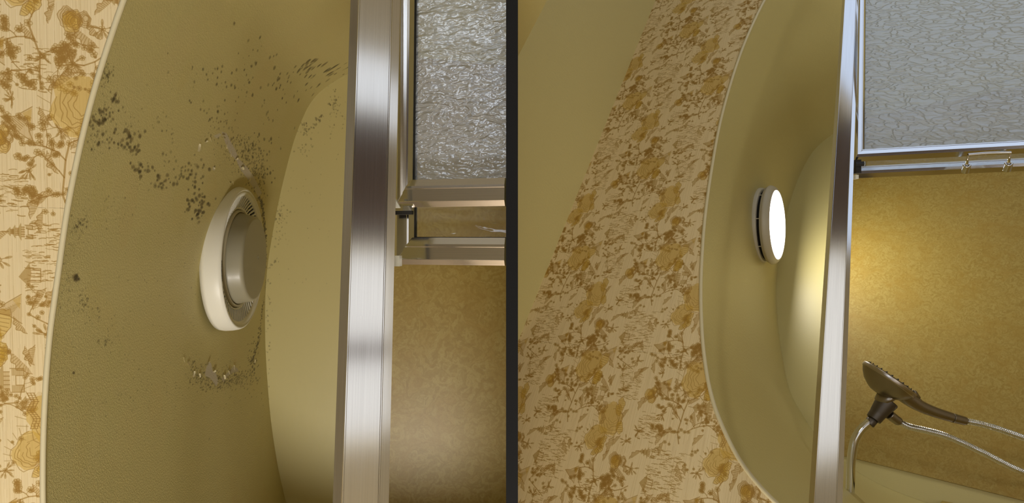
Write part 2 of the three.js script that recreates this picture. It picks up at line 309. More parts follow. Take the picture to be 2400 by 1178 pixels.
// ------------------------------------------------------------------ the two shower alcoves, each in axes of its own: u along the arch, v away from its crown, w into the depth
const bays = {
  before: { O: V(-0.4887, -0.27132, -0.58321), e1: V(0.04198, 0.99611, 0.07754), e2: V(0.98536, -0.02845, -0.16807), e3: V(-0.16521, 0.08346, -0.98272), D: 0.8432,
    front: [[0.80, 0.62], [0.80, 0.46], [0.79, 0.32], [0.74, 0.2], [0.66, 0.135], [0.56, 0.092], [0.463, 0.060], [0.403, 0.044], [0.321, 0.027], [0.246, 0.016], [0.18, 0.007], [0.086, 0], [-0.02, -0.002], [-0.15, 0.004], [-0.3, 0.02], [-0.45, 0.05], [-0.6, 0.11], [-0.7, 0.2], [-0.74, 0.32], [-0.75, 0.46], [-0.75, 0.62]],
    back: [[0.73, 0.62], [0.725, 0.45], [0.71, 0.3], [0.658, 0.196], [0.594, 0.115], [0.513, 0.075], [0.384, 0.041], [0.255, 0.017], [0.136, 0.002], [-0.007, 0], [-0.14, 0.007], [-0.262, 0.019], [-0.4, 0.042], [-0.52, 0.075], [-0.62, 0.13], [-0.69, 0.22], [-0.72, 0.36], [-0.725, 0.62]] },
  after: { O: V(0.60559, 0.42135, -1.59313), e1: V(0.33685, 0.82246, -0.45836), e2: V(0.7911, 0.01676, 0.61146), e3: V(0.51058, -0.56858, -0.645), D: 0.8016,
    front: [[1.02, 1.3], [1.02, 0.8], [1.01, 0.55], [0.96, 0.36], [0.86, 0.22], [0.7, 0.13], [0.5, 0.068], [0.33, 0.034], [0.17, 0.015], [-0.061, 0.005], [-0.253, 0.011], [-0.423, 0.023], [-0.575, 0.042], [-0.667, 0.058], [-0.781, 0.085], [-0.873, 0.117], [-0.936, 0.151], [-1.0, 0.2], [-1.06, 0.28], [-1.1, 0.4], [-1.12, 0.6], [-1.12, 0.8], [-1.12, 1.3]],
    back: [[0.80, 1.3], [0.80, 0.8], [0.79, 0.5], [0.76, 0.32], [0.71, 0.22], [0.639, 0.144], [0.558, 0.079], [0.423, 0.035], [0.269, 0.01], [0.1, 0], [-0.095, 0.003], [-0.239, 0.021], [-0.388, 0.052], [-0.522, 0.092], [-0.588, 0.131], [-0.635, 0.165], [-0.69, 0.22], [-0.75, 0.32], [-0.785, 0.48], [-0.79, 0.8], [-0.79, 1.3]] },
};
for (const b of Object.values(bays)) {
  b.at = (u, v, w) => b.O.clone().addScaledVector(b.e1, u).addScaledVector(b.e2, v).addScaledVector(b.e3, w);
  b.matrix = new THREE.Matrix4().makeBasis(b.e1, b.e2, b.e3).setPosition(b.O);
  b.quat = new THREE.Quaternion().setFromRotationMatrix(b.matrix);
  const sample = (k) => new THREE.CatmullRomCurve3(k.map(([u, v]) => V(u, v, 0)), false, 'centripetal').getSpacedPoints(240);
  b.fc = sample(b.front); b.bc = sample(b.back);
  b.shell = (s, t, off = 0) => {       // a point of the alcove's lining: s along the arch 0..1, t into the depth 0..1
    const q = Math.min(239.999, Math.max(0, s * 240)), i = Math.floor(q), f = q - i;
    const A = b.fc[i].clone().lerp(b.fc[i + 1], f), B = b.bc[i].clone().lerp(b.bc[i + 1], f), c = A.lerp(B, t);
    return b.at(c.x, c.y + off, t * b.D);
  };
}
function shellGeo(b, s0, s1, n, t0, t1, m, off = 0) {
  const pos = [], uv = [], idx = [];
  for (let i = 0; i <= n; i++) for (let j = 0; j <= m; j++) {
    const s = s0 + (s1 - s0) * i / n, t = t0 + (t1 - t0) * j / m; pos.push(...b.shell(s, t, off).toArray()); uv.push(s, t);
  }
  for (let i = 0; i < n; i++) for (let j = 0; j < m; j++) { const a = i * (m + 1) + j, c = a + m + 1; idx.push(a, a + 1, c, c, a + 1, c + 1); }
  return buildGeo(pos, uv, idx, true);
}
function lininguv(g, su, sv) { const a = g.attributes.uv; for (let i = 0; i < a.count; i++) a.setXY(i, a.getX(i) * su, a.getY(i) * sv); return g; }
function flatGeo(b, pts, w, depth, uvfn) {     // a slab in the plane w with outline pts [[u, v], ...], reaching depth metres behind
  const g = new THREE.ExtrudeGeometry(new THREE.Shape(pts.map(([u, v]) => new THREE.Vector2(u, v))), { depth, bevelEnabled: false, steps: 1 });
  g.translate(0, 0, w);
  if (uvfn) { const p = g.attributes.position, a = g.attributes.uv; for (let i = 0; i < p.count; i++) a.setXY(i, ...uvfn(p.getX(i), p.getY(i))); }
  g.applyMatrix4(b.matrix); return g;
}
// where a pixel's line of sight meets the lining, as (s, t)
function onShell(b, x, y) {
  if (!b.grid) { b.grid = []; for (let i = 0; i <= 300; i++) for (let j = 0; j <= 160; j++) { const p = b.shell(i / 300, j / 160), d = -p.z; b.grid.push([CX + F * p.x / d, CY - F * p.y / d, i / 300, j / 160]); } }
  let best = null, bd = 1e9; for (const q of b.grid) { const d = (q[0] - x) ** 2 + (q[1] - y) ** 2; if (d < bd) { bd = d; best = q; } }
  let s = best[2], t = best[3]; const pr = (a, c) => { const p = b.shell(a, c); return [CX + F * p.x / -p.z, CY - F * p.y / -p.z]; }, h = 1 / 300;
  for (let k = 0; k < 2; k++) { const o = pr(s, t), ds = pr(s + h, t), dt = pr(s, t + h), a = (ds[0] - o[0]) / h, c = (dt[0] - o[0]) / h, d = (ds[1] - o[1]) / h, e = (dt[1] - o[1]) / h, det = a * e - c * d; if (Math.abs(det) < 1e-3) break; s = Math.min(0.999, Math.max(0.001, s + ((x - o[0]) * e - c * (y - o[1])) / det)); t = Math.min(0.998, Math.max(0.002, t + (a * (y - o[1]) - d * (x - o[0])) / det)); }
  return [s, t];
}

// ------------------------------------------------------------------ the room round the camera
{
  const R = ROOM, t = 0.08, cx = (R.x0 + R.x1) / 2, cy = (R.y0 + R.y1) / 2, cz = (R.z0 + R.z1) / 2, W = R.x1 - R.x0, H = R.y1 - R.y0, L = R.z1 - R.z0;
  const slab = (w, h, d, x, y, z) => { const g = box(w, h, d); g.translate(x, y, z); return g; };
  struct('floor', slab(W, t, L, cx, R.y0 - t / 2, cz), M.floor, 'brown floor below, out of the picture', 'floor');
  struct('ceiling', slab(W, t, L, cx, R.y1 + t / 2, cz), M.room, 'cream ceiling overhead, out of the picture', 'ceiling');
  struct('wall_left', slab(t, H, L, R.x0 - t / 2, cy, cz), M.room, 'cream side wall beyond the left edge of the picture', 'wall');
  struct('wall_right', slab(t, H, L, R.x1 + t / 2, cy, cz), M.room, 'cream side wall beyond the right edge of the picture', 'wall');
  struct('wall_far', slab(W, H, t, cx, cy, R.z0 - t / 2), M.room, 'far cream wall hidden behind both shower alcoves', 'wall');
  struct('wall_back', slab(W, H, t, cx, cy, R.z1 + t / 2), M.room, 'cream wall behind the camera holding two windows', 'wall');
  const mirrorDark = struct('trim_1', slab(1.3, 0.66, 0.05, 0.42, 0.98, R.z1 - 0.025), M.mirrorDark, 'dark panel added behind the camera for the left rail to mirror', 'panel');  // unseen, added so the left rail has a dark reflection
  mirrorDark.name = 'trim_1';
  WINDOWS.forEach((w, i) => {
    const f = V(...w.face), c = V(...w.c), up = Math.abs(f.y) > 0.5 ? V(0, 0, 1) : V(0, 1, 0), right = V(0, 0, 0).crossVectors(up, f);
    const o = new THREE.Group(); o.name = 'window_' + (i + 1); o.position.copy(c); scene.add(o);
    tag(o, ['added bright window behind the camera with one dark bar', 'low wide window high behind the camera', 'added cool fill window behind the camera on the left', 'cool daylit roof window over the right alcove', 'added bright roof panel over the camera'][i], 'window', null, 'structure');
    o.quaternion.setFromRotationMatrix(new THREE.Matrix4().makeBasis(right, up, f));
    const col = new THREE.Color().setRGB(...w.col);
    const pane = localPart(o, 'window_pane', new THREE.BoxGeometry(w.w, w.h, 0.01), std({ color: 0x222222, emissive: col, emissiveIntensity: w.glow, roughness: 0.4 })); pane.position.z = 0.006;
    const fr = mergeAll([[w.w + 0.1, 0.05, 0, w.h / 2 + 0.025], [w.w + 0.1, 0.05, 0, -w.h / 2 - 0.025]].map(([a, b, x, y]) => { const g = box(a, b, 0.03); g.translate(x, y, 0.015); return g; }).concat([[0.05, w.h, -w.w / 2 - 0.025], [0.05, w.h, w.w / 2 + 0.025]].map(([a, b, x]) => { const g = box(a, b, 0.03); g.translate(x, 0, 0.015); return g; })));
    localPart(o, 'window_frame', fr, M.whitePlastic);
    if (i === 0) localPart(o, 'added_bar', box(w.w, 0.09, 0.03).translate(0, -0.04, 0.02), M.mirrorDark);  // added dark bar, breaks up the mirrored window
    const l = new THREE.RectAreaLight(col, w.power, w.w, w.h); l.position.copy(c).addScaledVector(f, 0.02); l.lookAt(c.clone().addScaledVector(f, 1)); l.castShadow = true; l.name = 'window_light'; scene.add(l);
  });
  struct('trim_4', slab(0.34, 0.06, 0.46, 0.76, R.y1 - 0.03, -1.12), M.mirrorDark, 'dark board added overhead for the right rail to mirror', 'panel');  // unseen, added so the right rail mirrors a dark stretch
  FILL_GLOBES.forEach(({ at, cd }, i) => {  // unseen fill lights added to brighten the alcoves, dressed with cord and base
    const o = thing(i ? 'fill_lamp_right' : 'fill_lamp_low', i ? 'added fill globe hung right of the camera, out of view' : 'added fill globe on a foot below the camera, out of view', 'lamp', V(...at));
    const glow = localPart(o, 'fill_globe', new THREE.SphereGeometry(0.12, 32, 20), std({ color: 0xffffff, emissive: 0xfff4e2, emissiveIntensity: 1.2, roughness: 0.5 }));
    glow.castShadow = false;
    if (i) { localPart(o, 'cord', new THREE.CylinderGeometry(0.004, 0.004, R.y1 - at[1] - 0.12, 10).translate(0, (R.y1 - at[1] + 0.12) / 2, 0), M.rubber); localPart(o, 'socket_cap', lathe([[0.001, 0.15], [0.03, 0.148], [0.04, 0.115]], 32), M.metal); }
    else localPart(o, 'base', lathe([[0.001, -0.112], [0.05, -0.108], [0.045, -0.16], [0.02, -0.19], [0.11, -0.225], [0.12, R.y0 - at[1]], [0.001, R.y0 - at[1]]], 40), M.metal);
    const l = new THREE.PointLight(0xfffaf2, cd, 0, 2); l.position.set(...at); l.castShadow = true; l.shadow.radius = 6; l.name = 'fill_light'; scene.add(l);
  });
  // added board that parts the two alcoves, faces cream to bounce light in
  const zf = -0.5, th = 0.5 * 28 / F, g = box(th - 0.0006, H, 2.69); g.translate(0, 0, zf - 1.355);
  const dv = struct('wall_divider', g, M.paint, 'thin added partition with near-black edge between the mouldy and the renewed alcove', 'partition');
  localPart(dv, 'edge_strip', box(th, H, 0.02).translate(0, 0, zf - 0.01), M.divider, 'near-black edge');
}

// ------------------------------------------------------------------ stains of the mouldy lining
function mouldMap(b) {
  const W = 2048, H = 1024, c = document.createElement('canvas'); c.width = W; c.height = H; const g = c.getContext('2d');
  const p = PAINT.clone(); g.fillStyle = '#' + p.getHexString(); g.fillRect(0, 0, W, H);
  seed = 1234;
  for (let i = 0; i < 260; i++) { g.globalAlpha = rr(0.015, 0.05); g.fillStyle = rnd() < 0.5 ? '#b79a4c' : '#ded3a8'; g.beginPath(); g.ellipse(rnd() * W, rnd() * H, rr(10, 60), rr(8, 40), rnd() * 3, 0, 6.3); g.fill(); }
  const to = (x, y) => { const [s, t] = onShell(b, x, y); return [s * W, t * H]; };
  const scaleAt = (x, y) => { const [a, c0] = to(x, y), [d, e] = to(x + 14, y), [f, h] = to(x, y + 14); return [Math.hypot(d - a, e - c0) / 14, Math.hypot(f - a, h - c0) / 14]; };
  const DARK = ['#4a4128', '#564b2e', '#3c3420', '#655735'];
  const stain = (x, y, r, a, col) => {
    const [X, Y] = to(x, y), [sx, sy] = scaleAt(x, y), kx = Math.max(0.15, sy), ky = Math.max(0.15, sx);
    g.fillStyle = col || DARK[Math.floor(rnd() * 4)];
    for (let q = 0; q < 4; q++) { g.globalAlpha = a * rr(0.22, 0.48); const e = rr(0.45, 0.85); g.beginPath(); g.ellipse(X + gauss() * r * kx * 0.2, Y + gauss() * r * ky * 0.2, r * kx * e, r * ky * e * rr(0.8, 1.1), 0, 0, 6.3); g.fill(); }
  };
  const field = (x, y, sx, sy, n, r0, r1, a) => { for (let i = 0; i < n; i++) stain(x + gauss() * sx * 1.15, y + gauss() * sy * 1.15, rr(r0, r1) * 1.15, a * rr(0.6, 1.3)); };
  field(252, 168, 7, 12, 26, 1, 3.4, 0.6); field(246, 200, 6, 18, 30, 0.8, 2, 0.6); field(272, 230, 6, 4, 12, 2, 5, 0.6); field(250, 262, 9, 9, 24, 1.2, 4, 0.7);
  field(228, 286, 10, 10, 26, 1.5, 5, 0.7); field(300, 290, 40, 24, 44, 1, 3, 0.55); field(240, 325, 14, 14, 24, 1.5, 5, 0.6); field(292, 325, 18, 10, 26, 1.6, 5.5, 0.7);
  field(318, 350, 10, 6, 16, 2, 5, 0.6); field(225, 340, 10, 30, 44, 0.6, 1.8, 0.5); field(332, 395, 12, 9, 22, 1.5, 5, 0.6); field(380, 425, 10, 9, 22, 2, 4.6, 0.55);
  field(392, 335, 14, 40, 22, 1, 3.6, 0.5); field(445, 415, 18, 14, 30, 1.8, 4.6, 0.6); field(466, 465, 14, 16, 36, 2, 4.6, 0.75); field(460, 500, 10, 10, 20, 1.6, 4, 0.7);
  field(440, 385, 24, 14, 14, 1.6, 4, 0.5); field(520, 180, 60, 30, 40, 0.8, 3, 0.6); field(600, 230, 40, 60, 46, 0.8, 3.2, 0.6); field(505, 275, 20, 16, 26, 1, 3, 0.6); field(700, 190, 60, 26, 46, 0.8, 3.2, 0.6);
  field(760, 158, 30, 8, 30, 1.2, 4, 0.7); field(620, 330, 14, 40, 22, 1, 3.5, 0.6);
  field(186, 524, 8, 10, 40, 0.8, 3, 0.6); field(176, 560, 10, 20, 50, 0.5, 1.5, 0.55); field(270, 480, 40, 30, 50, 0.6, 2, 0.4); field(180, 653, 3, 2, 6, 3, 6, 0.8); field(158, 660, 8, 40, 60, 0.5, 1.8, 0.6);
  field(192, 705, 6, 12, 20, 1, 3, 0.6); field(205, 735, 14, 14, 44, 0.6, 2, 0.45); field(265, 790, 26, 22, 70, 0.5, 1.5, 0.4); field(245, 800, 6, 3, 10, 1.5, 3, 0.5); field(172, 874, 2, 2, 3, 2, 3.5, 0.8); field(330, 700, 120, 130, 90, 0.6, 1.7, 0.4);
  field(280, 930, 60, 40, 50, 0.6, 2, 0.4); field(136, 780, 5, 60, 50, 0.5, 1.6, 0.5); field(420, 880, 120, 60, 40, 0.6, 1.8, 0.45); field(118, 960, 6, 30, 30, 0.5, 1.6, 0.5);
  // brown speckle round the peeled rims
  field(570, 350, 22, 14, 150, 0.6, 2, 0.5); field(585, 385, 16, 22, 170, 0.6, 2, 0.5); field(604, 420, 9, 24, 150, 0.6, 2, 0.6); field(540, 320, 22, 10, 60, 0.6, 2.2, 0.5);
  field(516, 896, 32, 9, 360, 0.6, 1.8, 0.5); field(550, 880, 18, 9, 170, 0.6, 1.8, 0.5); field(482, 880, 16, 10, 130, 0.6, 1.8, 0.5); field(590, 850, 5, 20, 90, 0.6, 2, 0.6); field(458, 862, 8, 10, 50, 0.7, 2.2, 0.5); field(520, 940, 70, 16, 50, 0.6, 1.6, 0.4);
  for (const [x0, y0, x1, y1, n] of [[598, 430, 614, 480, 60], [614, 480, 623, 560, 80], [623, 560, 624, 690, 90], [620, 690, 606, 800, 70], [606, 800, 590, 850, 50]]) for (let i = 0; i < n; i++) { const t = rnd(); stain(x0 + (x1 - x0) * t + gauss() * 1.6, y0 + (y1 - y0) * t, rr(1, 2.6), 0.75); }
  // bare plaster where the paint has come away
  const bare = (pts, col, a) => { g.globalAlpha = a; g.fillStyle = col; g.beginPath(); pts.forEach(([x, y], i) => { const q = to(x, y); i ? g.lineTo(...q) : g.moveTo(...q); }); g.closePath(); g.fill(); };
  bare([[519, 308], [531, 312], [540, 330], [552, 352], [560, 372], [578, 390], [594, 412], [606, 436], [614, 452], [606, 462], [594, 440], [578, 416], [564, 398], [554, 376], [538, 358], [528, 334]], '#c9bfa9', 1);
  bare([[480, 880], [483, 862], [489, 848], [495, 850], [498, 868], [506, 874], [512, 893], [507, 905], [498, 892], [490, 884]], '#c9bfab', 1);
  bare([[518, 886], [526, 880], [540, 866], [548, 858], [556, 862], [560, 870], [548, 872], [534, 880], [524, 895]], '#b9ad92', 1);
  bare([[500, 318], [515, 312], [520, 316], [508, 324]], '#cdc4ad', 0.9); bare([[499, 390], [505, 389], [504, 399], [498, 398]], '#cfc7b2', 0.9);
  g.globalAlpha = 1; const t = new THREE.CanvasTexture(c); t.colorSpace = THREE.SRGBColorSpace; t.flipY = false; return t;
}
function wallMould(b) {
  const W = 1024, H = 1024, c = document.createElement('canvas'); c.width = W; c.height = H; const g = c.getContext('2d');
  g.fillStyle = '#' + PAINT.getHexString(); g.fillRect(0, 0, W, H); seed = 777;
  // u 0.8 .. -0.8 over the width, v -0.1 .. 0.7 over the height
  const to = (x, y) => { const d = px(x, y, 1), o = b.at(0, 0, b.D), k = o.dot(b.e3) / d.dot(b.e3), p = d.multiplyScalar(k).sub(b.O); return [(0.8 - p.dot(b.e1)) / 1.6 * W, (p.dot(b.e2) + 0.1) / 0.8 * H]; };
  const field = (x, y, sx, sy, n, r0, r1, a) => { for (let i = 0; i < n; i++) { const [X, Y] = to(x + gauss() * sx, y + gauss() * sy), r = rr(r0, r1); g.fillStyle = ['#5a5030', '#6b5f3a', '#4b4227'][i % 3]; for (let q = 0; q < 4; q++) { g.globalAlpha = a * rr(0.25, 0.6); g.beginPath(); g.ellipse(X + gauss() * r * 0.4, Y + gauss() * r * 0.8, r * rr(0.3, 0.7), r * 2 * rr(0.3, 0.7), 0, 0, 6.3); g.fill(); } } };
  field(720, 302, 12, 14, 30, 0.8, 2.2, 0.6); field(750, 276, 4, 4, 9, 1, 2.6, 0.8); field(786, 240, 6, 14, 20, 0.8, 2.4, 0.7); field(720, 350, 14, 8, 20, 0.7, 1.8, 0.6); field(790, 280, 20, 40, 44, 0.6, 1.6, 0.5);
  field(655, 520, 10, 30, 50, 0.6, 1.6, 0.5); field(660, 500, 10, 8, 14, 0.8, 2.2, 0.6); field(740, 460, 50, 60, 30, 0.5, 1.4, 0.4); field(646, 610, 4, 3, 4, 1, 2, 0.7); field(690, 640, 40, 80, 24, 0.5, 1.3, 0.35); field(630, 760, 3, 120, 50, 0.6, 1.8, 0.6);
  g.globalAlpha = 1; const t = new THREE.CanvasTexture(c); t.colorSpace = THREE.SRGBColorSpace; t.flipY = false; return t;
}

// ------------------------------------------------------------------ linings, papered walls, end walls
function alcove(b, key) {
  const before = key === 'before', edgeV = (u, w) => (-0.014 - b.O.x - u * b.e1.x - w * b.e3.x) / b.e2.x;      // where the bay meets the divider
  const vault = shellGeo(b, 0, 1, 200, 0, 1, 60), outer = shellGeo(b, 0, 1, 80, 0, 1, 10, -0.03);
  lininguv(outer, 1, 1);
  let mat;
  if (before) mat = std({ color: 0xffffff, map: mouldMap(b), roughness: 0.55, bumpMap: (() => { const t = every(stipple, 0.16); t.repeat.set(2.5 / 0.11, 0.843 / 0.06); return t; })(), bumpScale: 0.0006 });
  else { const t = every(stipple, 0.22); t.repeat.set(3.6 / 0.22, 0.8 / 0.22); mat = std({ color: PAINT, roughness: 0.36, bumpMap: t, bumpScale: 0.0006 }); }
  const lining = struct(before ? 'ceiling_left' : 'ceiling_right', mergeGeometries([vault, outer]), mat, before ? 'curved cream alcove lining spotted with black mould and peeling paint' : 'clean smooth curved cream lining of the renewed alcove', 'ceiling');
  // papered wall round the arch
  const u0 = 1.35, u1 = -1.25, arch = b.fc.map((p) => [p.x, p.y]);
  let pts;
  if (before) { const vm = -0.32; pts = [[b.fc[0].x, b.fc[0].y], ...arch.slice(1), [u1, 0.62], [u1, vm], [u0, vm], [u0, 0.62]]; }
  else {
    const vx = (u) => (0.014 - b.O.x - u * b.e1.x) / b.e2.x, vc = (u) => -0.3746 + (u - 0.0) * 0.0359;
    const left = []; for (let u = u1; u <= u0; u += 0.05) left.push([u, Math.max(vx(u), vc(u))]);
    pts = [...arch, [u1, 1.3], ...left, [u0, 1.3]];
  }
  const k = before ? 0.75 : 1, PU = 0.62 * k, PV = 0.258 * k, ou = before ? 0.155 : 0.365, ov = before ? 0.05 : 0.033;
  const pm = std({ color: 0xffffff, map: before ? paperBefore : paperAfter, roughness: 0.72 });
  struct(before ? 'wall_papered_left' : 'wall_papered_right', flatGeo(b, pts, -0.004, 0.0035, (u, v) => [(u + ou) / PU, -(v + ov) / PV]), pm,
    before ? 'wall with bright straw wallpaper of pagodas, rocks and blossom' : 'wall with dimmer straw wallpaper of pagodas and blossom, full height', 'wall');
  const edge = b.fc.filter((_, i) => i % 3 === 0).map((p) => b.at(p.x, p.y + 0.0005, -0.0035));
  struct(before ? 'trim_2' : 'trim_3', tube(edge, before ? 0.0026 : 0.0042, 200, 8), M.bead, before ? 'pale plaster bead where bright wallpaper ends at the mouldy arch' : 'pale plaster bead along the arch of the renewed alcove', 'trim');
  // end wall under the arch
  const ep = b.bc.map((p) => [p.x, p.y]), vend = 1.3;
  const closing = before ? [[b.bc[240].x, edgeV(b.bc[240].x, b.D)], [b.bc[0].x, edgeV(b.bc[0].x, b.D)]] : [];
  const em = before ? std({ color: 0xffffff, map: wallMould(b), roughness: 0.45, bumpMap: stipple, bumpScale: 0.0003 }) : std({ color: PAINT, roughness: 0.4, bumpMap: every(stipple, 0.1), bumpScale: 0.00015 });
  struct(before ? 'wall_end_left' : 'wall_end_right', flatGeo(b, [...ep.filter(([, v]) => !before || v < 0.6), ...closing], b.D - 0.001, 0.03, before ? (u, v) => [(0.8 - u) / 1.6, (v + 0.1) / 0.8] : null), em,
    before ? 'arched cream end wall with faint mould spots behind the header rail' : 'arched cream end wall glowing in the light of the round lamp', 'wall');
  // gold laminate sheets below the paint
  const vl = before ? 0.285 : 0.225, L = [];
  const uT = b.bc.find((p) => p.y < vl + 0.01).x, uB = b.bc[240].x;
  const lp = before ? [[0.705, vl], [uB, vl], [uB, edgeV(uB, b.D)], [0.705, edgeV(0.705, b.D)]] : [[0.705, vl], [-0.695, vl], [-0.78, vend], [0.79, vend]];
  struct(before ? 'wall_surround_left' : 'wall_surround_right', flatGeo(b, lp, b.D - 0.005, 0.003), before ? M.laminateWide : M.laminate,
    before ? 'gold marbled laminate sheet below the mouldy alcove, beside wide rail' : 'large gold marbled laminate sheet behind the handheld shower', 'wall panel');
  if (!before) localPart(scene.getObjectByName('wall_surround_right'), 'side_sheet', quad(b.at(-1.085, 0.42, 0.01), b.at(-0.772, 0.48, b.D - 0.006), b.at(-0.775, 1.3, b.D - 0.006), b.at(-1.1, 1.3, 0.01), 0.003), M.laminate);
  return lining;
}
const liningBefore = alcove(bays.before, 'before');
alcove(bays.after, 'after');
{ // curled flakes at the rims of the bare plaster
  const b = bays.before; seed = 55;
  const spots = [[522, 318, 9], [530, 340, 8], [540, 360, 8], [553, 374, 7], [566, 396, 8], [583, 420, 8], [596, 442, 7], [463, 345, 7], [481, 334, 6], [492, 326, 5], [500, 395, 5], [487, 852, 8], [500, 872, 7], [510, 892, 8], [524, 884, 9], [536, 872, 9], [548, 860, 8], [452, 876, 7], [466, 880, 6], [440, 850, 6], [605, 828, 7], [596, 846, 6], [430, 842, 5], [538, 428, 6], [545, 428, 5]];
  for (const [x, y, r] of spots) {
    const [s, t] = onShell(b, x, y), P = b.shell(s, t), a = rr(0, 6.28), rad = r * 0.0005 * rr(0.8, 1.2);
    const T1 = b.e1.clone().multiplyScalar(Math.cos(a)).addScaledVector(b.e3, Math.sin(a)), T2 = b.e1.clone().multiplyScalar(-Math.sin(a)).addScaledVector(b.e3, Math.cos(a));
    const pos = [], uv = [], idx = [];
    for (let i = 0; i <= 5; i++) for (let j = 0; j <= 2; j++) {
      const f = (i / 5 - 0.5) * 2, w = (j / 2), q = P.clone().addScaledVector(T1, f * rad * 1.6).addScaledVector(T2, (w * (1 - 0.6 * f * f)) * rad).addScaledVector(b.e2, 0.0006 + w * w * rad * 0.55 + rr(0, 0.0004));
      pos.push(...q.toArray()); uv.push(i / 5, w);
    }
    for (let i = 0; i < 5; i++) for (let j = 0; j < 2; j++) { const k = i * 3 + j; idx.push(k, k + 3, k + 1, k + 1, k + 3, k + 4); }
    localPart(liningBefore, 'paint_flake', buildGeo(pos, uv, idx, true), M.flake);
  }
}
{ // room ceiling beside the papered wall of the renewed alcove
  const b = bays.after, vc = (u) => -0.3746 + u * 0.0359, wx = (u, v) => (0.014 - b.O.x - u * b.e1.x - v * b.e2.x) / b.e3.x;
  const pos = [], uv = [], idx = []; let n = 0;
  for (let u = -0.82; u <= 2.2; u += 0.07, n++) {
    const v = vc(u), w1 = Math.max(-3.2, Math.min(0, wx(u, v)));
    pos.push(...b.at(u, v, 0.01).toArray(), ...b.at(u, v, w1).toArray(), ...b.at(u, v - 0.03, 0.01).toArray(), ...b.at(u, v - 0.03, w1).toArray()); uv.push(u, 0, u, w1, u, 0, u, w1);
    if (n) { const k = (n - 1) * 4; idx.push(k, k + 4, k + 1, k + 1, k + 4, k + 5, k + 2, k + 3, k + 6, k + 3, k + 7, k + 6); }
  }
  struct('ceiling_room', buildGeo(pos, uv, idx, false), M.paint, 'plain olive-cream room ceiling left of the full-height wallpaper', 'ceiling');
}

// ------------------------------------------------------------------ header rails and sliding doors
const mm = (pts) => pts.map(([a, b]) => [a / 1000, b / 1000]);
function railProfile(w) {    // across -w/2 .. w/2 with the broad face, a bevel on one side and a stepped lip on the other
  const h = w / 2;
  return mm([[-h, -7], [h, -7], [h, 0.6], [h - 0.16 * w, 1.6], [h - 0.172 * w, 3.8], [h - 0.19 * w, 3.8], [h - 0.2 * w, 2.8], [-h + 0.195 * w, 2.8], [-h + 0.187 * w, 3.8], [-h + 0.166 * w, 3.8], [-h + 0.156 * w, 2.6], [-h, -3]]);
}
function doorProfile(w, flip) {
  const h = w / 2, p = [[-h, -9], [h, -9], [h, 4.5], [h - 0.19 * w, 8.6], [h - 0.21 * w, 8.2], [-h + 0.36 * w, 7.6], [-h + 0.33 * w, 8.2], [-h + 0.24 * w, 8.0], [-h, 4.8]];
  return mm(flip ? p.map(([a, b]) => [-a, b]).reverse() : p);
}
function railBetween(P, Q, width, label, group) {
  const out = P.clone().add(Q).multiplyScalar(-0.5).normalize();
  const o = thing('header_rail', label, 'rail', Q.clone(), group);
  part(o, 'rail_body', bar(P, Q, out, railProfile(width)), M.metal);
  return o;
}
// a door: its corner with inner and outer points, the stile going up and the long bar going right
function slidingDoor(spec) {
  const { out, ic, oc, stileTop, barEnd, glassTop, clip } = spec;
  const o = thing('shower_door', spec.label, 'shower door', oc.clone(), spec.group);
  // bar
  const barDir = barEnd.clone().sub(oc).normalize(), stileDir = stileTop.clone().sub(oc).normalize(), diag = ic.clone().sub(oc);
  const wBar = diag.clone().addScaledVector(barDir, -diag.dot(barDir)).length(), wStile = diag.clone().addScaledVector(stileDir, -diag.dot(stileDir)).length();
  const inUp = diag.clone().addScaledVector(barDir, -diag.dot(barDir)).normalize(), inRight = diag.clone().addScaledVector(stileDir, -diag.dot(stileDir)).normalize();
  const shiftB = diag.dot(barDir) / wBar, shiftS = diag.dot(stileDir) / wStile;
  const bP = oc.clone().addScaledVector(inUp, wBar / 2).addScaledVector(barDir, shiftB * wBar / 2), bQ = barEnd.clone().addScaledVector(inUp, wBar / 2);
  const sP = oc.clone().addScaledVector(inRight, wStile / 2).addScaledVector(stileDir, shiftS * wStile / 2), sQ = stileTop.clone().addScaledVector(inRight, wStile / 2);
  part(o, 'leading_bar', bar(bP, bQ, out, doorProfile(wBar * 1000, true), shiftB, 0), M.metal);
  part(o, 'top_bar', bar(sP, sQ, out, doorProfile(wStile * 1000, false), -shiftS, 0), M.metal);
  // glass with its dark seal
  const a = ic.clone(), bb = barEnd.clone().addScaledVector(inUp, wBar), d = stileTop.clone().addScaledVector(inRight, wStile), c = bb.clone().add(d).sub(a);
  const back = out.clone().multiplyScalar(-0.003);
  for (const p of [a, bb, c, d]) p.add(back);
  const pane = quad(a, bb, c, d, 0.0);
  const gp = new THREE.BufferGeometry(), P4 = [a, bb, c, d];
  gp.setAttribute('position', new THREE.Float32BufferAttribute(P4.flatMap((p) => p.toArray()), 3));
  const ux = bb.clone().sub(a).normalize(), uy = d.clone().sub(a).normalize();
  gp.setAttribute('uv', new THREE.Float32BufferAttribute(P4.flatMap((p) => { const r = p.clone().sub(a); return [r.dot(ux), r.dot(uy)]; }), 2));
  gp.setIndex([0, 1, 2, 0, 2, 3]); gp.computeVertexNormals(); pane.dispose();
  part(o, 'glass_pane', gp, spec.glass, 'textured obscure glass');
  const sealP = mm([[-1.1, -6], [1.1, -6], [1.1, 3.4], [-1.1, 3.4]]);
  part(o, 'seal', bar(a, bb, out, sealP), M.rubber); part(o, 'seal', bar(a, d, out, sealP), M.rubber);
  return o;
}
